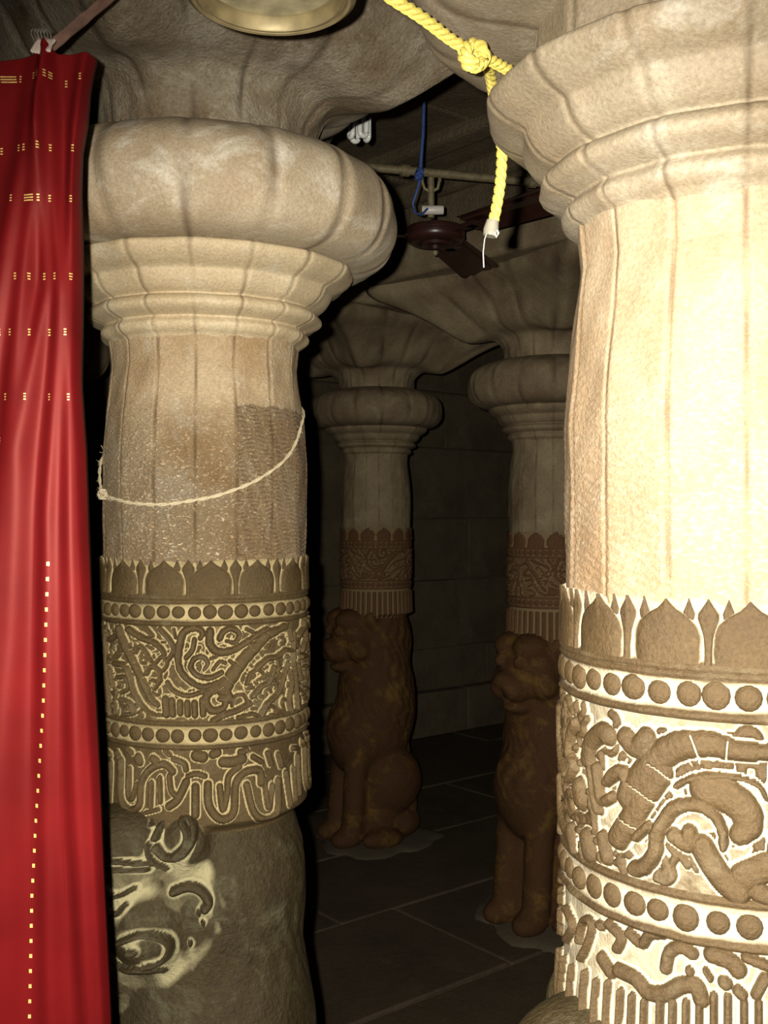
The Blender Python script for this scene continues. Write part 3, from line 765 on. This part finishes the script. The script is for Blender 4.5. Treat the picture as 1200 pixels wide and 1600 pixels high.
def cpt(x, y, off=0):
    d = CY+cdepth(np.asarray(x, float), np.asarray(y, float))-off
    return np.stack([(x-600)*K+0*d, d, EYE+(800-y)*K+0*d], -1)
NX, NY = 230, 170
ys = np.concatenate([np.linspace(0, 1, 60)**1.3*300, np.linspace(303, 2000, NY-60)])
U = np.linspace(0, 1, NX); X = np.zeros((NY, NX)); Y = np.zeros((NY, NX))
for i, y0 in enumerate(ys):
    top = 86; xe = np.interp(y0+top, EDGE[:, 0], EDGE[:, 1]); xs = -420+(xe+420)*U**.62
    X[i] = xs; sag = 7*np.exp(-((xs-30)/40)**2)*0+10*np.clip((75-xs)/75, 0, 1)-16*np.exp(-((xs-75)/9)**2)
    Y[i] = y0+top+sag*max(0, 1-y0/250)
P_ = cpt(X, Y)
cr = empty('red_curtain', (-.55, CY, 1.99)); tag(cr, 'red satin curtain with tiny gold dashes hanging at the left edge', 'curtain')
off = -Vector(cr.location)
cl = mobj('cloth', P_.reshape(-1, 3)+np.array(off), grid_faces(NY, NX, False), M['silk'], cr)
sm = cl.modifiers.new('thick', 'SOLIDIFY'); sm.thickness = .0012; sm.offset = 1
# woven gold dashes: rows of little triple bars and one vertical running line
gd = MB()
def dash(x, y, w, h):
    c = cpt(np.array([x-w, x, x+w, x-w, x, x+w]), np.array([y-h]*3+[y+h]*3), .0006)+np.array(off)
    gd.add(c, [(0,1,4,3), (1,2,5,4)])
rows = [(125, [-60,-30,8,20,33,58,66,78,84,129]), (238, [-70,-20,4,36,45,70,85,119]), (316, [-40,25,53,68,84,116]), (436, [-70,4,31,52,75,92,116]), (522, [-30,5,22,52,82,108]), (622, [-50,15,47,82,112]),
        (740, [-60,4]), (132, [104]), (690, [5])]
for y, xs in rows:
    for x in xs:
        w = 7 if (x in (20, 53, 8) and y in (125, 316)) else 1.9
        for k in (-4.2, 0, 4.2): dash(x, y+k, w*random.uniform(.8, 1.1), .9)
for k in range(34):
    y = 880+k*23.5; x = np.interp(y, [880,1000,1100,1270,1400,1700], [81,77,73,60,52,46]); dash(x, y, 2.2, 3.0)
go = gd.build('gold_dashes', M['gold'], cr); tag(go, kind='stuff')
M['pale_cloth'] = plain('pale_cloth', (.62,.5,.42), .8, noise=.2); M['strap'] = plain('brown_strap', (.16,.085,.06), .7, noise=.3, bump=.5)
M['steel'] = plain('steel_wire', (.55,.52,.45), .35, .9)
def cw(x, y, d=0): return Vector(((x-600)*K, CY-d, EYE+(800-y)*K))
# curtain tie: pale gathered knot with wire turns
ct = MB()
for k in range(6):
    x = 60+k*4.5; ct.tube([cw(x+4, 66, .004)+off, cw(x+1, 76, .010)+off, cw(x-2+k*.6, 92-abs(k-2), .016)+off], .0022, 6)
ct.build('gathered_tie', M['pale_cloth'], cr, smooth=True)
wr = MB()
for k in range(5):
    x = 62+k*5; wr.tube([cw(x+5*math.sin(a)-2, 62+7*math.cos(a), .012*abs(math.sin(a*.5))+.004)+off for a in np.linspace(0, 2*PI, 12)], .0007, 5)
wr.build('wire_turns', M['steel'], cr, smooth=True)
# strap that carries the curtain
st = empty('brown_strap', tuple(cw(76, 64, 0))); tag(st, 'flat brown strap slanting up to the right from the top of the red curtain', 'strap')
o0 = -Vector(st.location); a, b = cw(36, 98, -.012), cw(330, -240, -.10)
d = (b-a).normalized(); side = d.cross(Vector((0,1,0))).normalized()*.0058; V = []; 
n_ = 26
for i in range(n_+1):
    p = a.lerp(b, i/n_)+o0; s = side*(1+.08*math.sin(i*2.1)); 
    for q in (-1, 1):
        for dd in (-.0012, .0012): V.append(p+s*q*(.7 if i < 2 else 1)+Vector((0, dd, 0)))
F = []
for i in range(n_):
    k = i*4; F += [(k, k+2, k+6, k+4), (k+1, k+5, k+7, k+3), (k, k+4, k+5, k+1), (k+2, k+3, k+7, k+6)]
F += [(0,1,3,2), (n_*4, n_*4+2, n_*4+3, n_*4+1)]
mobj('webbing', V, F, M['strap'], st, False)

# ---------------------------------------------------------------- hanging bronze bell at the top of the view
M['bell'] = plain('old_bronze', (.30,.24,.12), .5, .35, noise=.25, sc=40, bump=.3)
be = empty('hanging_bell', (-.112, 1.05, 2.009)); tag(be, 'wide tan bronze bell seen from below at the top edge, thick round rim', 'bell')
prof = [(.0660,.015), (.0668,.003), (.069,.0), (.074,.001), (.0745,.004), (.0755,.004), (.076,.001), (.079,.0), (.0845,.0035), (.086,.009), (.083,.015), (.077,.02), (.073,.032), (.068,.055), (.058,.078), (.040,.092), (.018,.098), (.001,.099)]
inner = [(.001,.090), (.020,.089), (.040,.082), (.053,.066), (.060,.045), (.0640,.030), (.0645,.016), (.0660,.015)]
M['bell_in'] = plain('bell_inner_patina', (.42,.37,.22), .7, .1, noise=.3, sc=50)
MB().lathe([(r_*.985, z_-.0015) for r_, z_ in inner[:-1]], n=48).build('bell_lining', M['bell_in'], be, smooth=True)
MB().lathe(inner+prof[1:], n=64).build('bell_body', M['bell'], be, smooth=True)
MB().lathe([(.002,.03), (.006,.026), (.009,.034), (.006,.044), (.0015,.05), (.0012,.092)], n=14).build('clapper', M['bell'], be, smooth=True)
MB().tube([(.012*math.cos(a), 0, .105+.012*math.sin(a)) for a in np.linspace(-.6, PI+.6, 12)], .0035, 8).build('hanging_loop', M['bell'], be, smooth=True)
MB().tube([(0,0,.118), (.002,.001,.4), (0,0,ZC-2.022)], .003, 8).build('chain', M['strap'], be, smooth=True)

# ---------------------------------------------------------------- yellow rope knotted round the neck of the near pillar
M['rope'] = plain('yellow_nylon_rope', (.60,.49,.11), .42, noise=.18, sc=300, bump=.3)
M['tape'] = plain('clear_tape', (.26,.24,.18), .25, noise=.2); M['thread'] = plain('white_thread', (.7,.68,.6), .8)
def W3(px, py, y): return Vector(((px-600)*y/1650, y, EYE+(800-py)*y/1650))
def twisted(name, pts, parent, org, r=.0055, pitch=.028, plies=3, m=10):
    P = [Vector(p)-org for p in spline([tuple(p) for p in pts], m)]
    # resample evenly
    L_ = [0]
    for a, b in zip(P[:-1], P[1:]): L_.append(L_[-1]+(b-a).length)
    nn = int(L_[-1]/.0022)+2; A = np.array([tuple(p) for p in P]); tt = np.linspace(0, L_[-1], nn)
    Q = np.stack([np.interp(tt, L_, A[:, k]) for k in range(3)], 1)
    mb = MB()
    for s in range(plies):
        pp = []
        for i in range(nn):
            t = Vector(Q[min(i+1, nn-1)]-Q[max(i-1, 0)]).normalized(); a = t.cross(Vector((.1,1,.05))).normalized(); b = t.cross(a)
            ang = -2*PI*(tt[i]/pitch+s/plies); pp.append(Vector(Q[i])+(a*math.cos(ang)+b*math.sin(ang))*r*.5)
        mb.tube(pp, r*.56, 7)
    return mb.build(name, M['rope'], parent, smooth=True)
org = W3(740, 85, .93); yr = empty('yellow_rope', tuple(org)); tag(yr, 'twisted yellow nylon rope knotted at the neck of the near right pillar', 'rope')
twisted('rope_run', [W3(470,-120,.80), W3(560,-45,.84), W3(605,-8,.86), W3(660,28,.89), W3(705,62,.92), W3(742,84,.94)], yr, org)
twisted('hanging_end', [W3(748,84,.96), W3(764,108,1.05), W3(772,150,1.10), W3(780,190,1.10), W3(784,240,1.10), W3(781,290,1.10), W3(774,332,1.10), W3(768,356,1.10)], yr, org, r=.0058)
twisted('knot', [W3(722,84,.93), W3(730,100,.925), W3(745,104,.93), W3(758,90,.94), W3(750,72,.935), W3(734,70,.925), W3(728,88,.915), W3(742,98,.92)], yr, org, r=.0055)
ex = [W3(752,80,.93), W3(770,60,.93)]
rb = [(.33+.20*math.cos(a), .98+.20*math.sin(a), 1.913) for a in np.linspace(math.radians(172), math.radians(10), 14)]
twisted('neck_loop', [W3(748,84,.94)]+[Vector(p) for p in rb], yr, org, m=3)
tp = MB().tube([W3(770,345,1.10)-org, W3(767,360,1.10)-org, W3(765,369,1.10)-org], .0075, 12, rs=[.0066,.0082,.0070]); tp.build('taped_end', M['tape'], yr, smooth=True)
MB().tube([W3(773,352,1.098)-org, W3(779,364,1.094)-org, W3(776,371,1.094)-org, W3(772,362,1.094)-org], .0008, 6).build('tape_curl', M['thread'], yr, smooth=True)
MB().tube([W3(761,362,1.095)-org, W3(757,375,1.095)-org, W3(755,395,1.095)-org, W3(756,418,1.095)-org], .0005, 5).build('white_thread', M['thread'], yr, smooth=True)

# ---------------------------------------------------------------- lamp, fan, pipe, blue string under the ceiling
M['glass'] = plain('white_lamp_glass', (.80,.80,.76), .18, noise=.03, coat=.6); M['white_plastic'] = plain('white_plastic', (.62,.58,.52), .4, noise=.1)
lb = W3(561, 214, 2.45); la = empty('fluorescent_lamp', tuple(lb)); tag(la, 'white tube bulb poking out under the slab of the pillar by the curtain', 'lamp')
for k in range(4):
    a = k*PI/4*1.0+.35; c = Vector((.021*math.cos(k*PI/2+.5), .021*math.sin(k*PI/2+.5), 0)); e1 = Vector((math.cos(k*PI/2+2.07), math.sin(k*PI/2+2.07), 0))*.0085
    pts = [c+e1+Vector((0,0,.11)), c+e1+Vector((0,0,.004))]+[c+e1*math.cos(t)+Vector((0,0,-.008*math.sin(t)+.004)) for t in np.linspace(.3, PI-.3, 6)]+[c-e1+Vector((0,0,.004)), c-e1+Vector((0,0,.11))]
    MB().tube(pts, .0062, 10).build('glass_tube', M['glass'], la, smooth=True)
MB().lathe([(.01,.105), (.03,.108), (.033,.115), (.031,.14), (.02,.155), (.014,.16), (.013,.185), (.001,.186)], n=24).build('ballast_housing', M['white_plastic'], la, smooth=True)
MB().lathe([(.018,.17), (.021,.175), (.021,.215), (.006,.225), (.001,.225)], n=20).build('lamp_holder', M['strap'], la, smooth=True)
MB().tube([(0,0,.22), (0,0,ZC-lb.z)], .003, 6).build('lamp_cord', M['strap'], la)
M['pipe'] = plain('grimy_pipe', (.20,.165,.09), .55, .2, noise=.3, bump=.4); M['fanmetal'] = plain('brown_enamel', (.035,.013,.009), .35, .0, noise=.2, sc=20, coat=.15)
a, b = W3(420, 247, 2.86), W3(925, 293, 3.12); pp = empty('ceiling_pipe', tuple((a+b)/2)); tag(pp, 'straight grimy pipe running level above the ceiling fan', 'pipe')
c = (a+b)/2; MB().tube([a-c, b-c], .012, 14).build('pipe_tube', M['pipe'], pp, smooth=True)
for f in (.40, .80):
    p = a.lerp(b, f)-c; MB().lathe([(.0125,-.012), (.017,-.012), (.017,.012), (.0125,.012)], n=16, M=(b-a).to_track_quat('Z','Y').to_matrix(), c=p).build('coupling', M['pipe'], pp, smooth=True)
for f in (.12, .93): p = a.lerp(b, f)-c; MB().tube([p, Vector((p.x, p.y, ZC-c.z))], .006, 8).build('hanger', M['pipe'], pp, smooth=True)
FH = W3(680, 368, 3.00); fo = empty('ceiling_fan', tuple(FH)); tag(fo, 'dark brown ceiling fan hanging from a pipe between the pillars', 'fan')
MB().lathe([(.001,-.040), (.014,-.040), (.018,-.031), (.040,-.029), (.044,-.022), (.052,-.024), (.070,-.022), (.078,-.018), (.084,-.010), (.084,-.002), (.080,.0), (.080,.004), (.084,.006), (.084,.016), (.078,.022), (.060,.027), (.03,.036), (.001,.04)], n=44).build('motor_housing', M['fanmetal'], fo, smooth=True)
MB().lathe([(.001,-.058), (.006,-.056), (.009,-.05), (.008,-.044), (.001,-.043)], n=14).build('bottom_nut', M['pipe'], fo, smooth=True)
zp = a.lerp(b, .43).z-FH.z
MB().tube([(-.012,0,.05), (-.012,0,zp-.01)], .010, 12).build('down_rod', M['pipe'], fo, smooth=True)
MB().tube([(-.035,.0,zp+.014), (-.037,0,zp-.02), (-.03,0,zp-.04), (-.012,0,zp-.05), (.006,0,zp-.04), (.013,0,zp-.02), (.011,0,zp+.014)], .005, 8).build('shackle', M['pipe'], fo, smooth=True)
o = MB().lathe([(.001,-.036), (.013,-.036), (.015,-.033), (.015,.033), (.013,.036), (.001,.036)], n=20, M=Matrix.Rotation(PI/2, 3, 'Y')).build('connector_sleeve', M['white_plastic'], fo, smooth=True); o.location = (-.008, -.022, .066); o.scale = (.85,.85,.85)
for ang in (-50.5, 69.5, 189.5):
    R3 = Matrix.Rotation(math.radians(ang), 3, 'Z')
    ir = MB(); 
    ir.box(R3 @ Vector((.115,0,-.004)), (.10,.028,.004), M=R3); ir.box(R3 @ Vector((.165,0,-.004)), (.05,.07,.004), M=R3)
    for sx in (.152,.178):
        for sy in (-.02,.02): ir.lathe([(.001,-.008), (.004,-.007), (.0045,-.004), (.001,-.003)], n=8, c=R3 @ Vector((sx, sy, 0)))
    ir.build('blade_iron', M['fanmetal'], fo)
    tilt = R3 @ Matrix.Rotation(math.radians(-14), 3, 'X')
    V = []; F = []; nl = 14; prf = [(-1,0), (-.6,.006), (-.55,.001), (0,.007), (.55,.001), (.6,.006), (1,0)]
    for i in range(nl+1):
        t = i/nl; x = .14+.36*t; w = .052+.013*t; w *= 1 if t < .97 else .9
        for s_ in (0, .0025):
            for q, h in prf: V.append(tilt @ Vector((x, q*w, h+s_)))
    m_ = len(prf)
    for i in range(nl):
        k0, k1 = i*2*m_, (i+1)*2*m_
        for j in range(m_-1): F += [(k0+j, k1+j, k1+j+1, k0+j+1), (k0+m_+j, k0+m_+j+1, k1+m_+j+1, k1+m_+j)]
        F += [(k0, k0+m_, k1+m_, k1), (k0+m_-1, k1+m_-1, k1+2*m_-1, k0+2*m_-1)]
    for k0 in (0, nl*2*m_):
        for j in range(m_-1): F.append((k0+j, k0+j+1, k0+m_+j+1, k0+m_+j))
    mobj('blade', V, F, M['fanmetal'], fo, False)
M['blue'] = plain('blue_nylon_string', (.05,.10,.33), .6, noise=.2)
bo = W3(655, 270, 2.87); bs = empty('blue_string', tuple(bo)); tag(bs, 'thin blue string hanging down from the ceiling to the fan rod', 'string')
MB().tube([W3(663,-20,2.87)-bo, W3(663,150,2.87)-bo, W3(661,210,2.87)-bo, W3(657,262,2.87)-bo], .0042, 6).build('upper_strand', M['blue'], bs, smooth=True)
MB().tube([W3(656,282,2.87)-bo, W3(651,300,2.87)-bo, W3(645,318,2.88)-bo, W3(648,332,2.90)-bo, W3(658,336,2.93)-bo, W3(668,326,2.95)-bo], .0032, 6).build('lower_strand', M['blue'], bs, smooth=True)
kb = MB()
for k in range(5): kb.tube([W3(655+5*math.cos(t+k), 272+9*math.sin(t+k*.7), 2.87+.01*math.sin(t*2+k))-bo for t in np.linspace(0, 2*PI, 10)], .0038, 5)
kb.build('knot', M['blue'], bs, smooth=True)
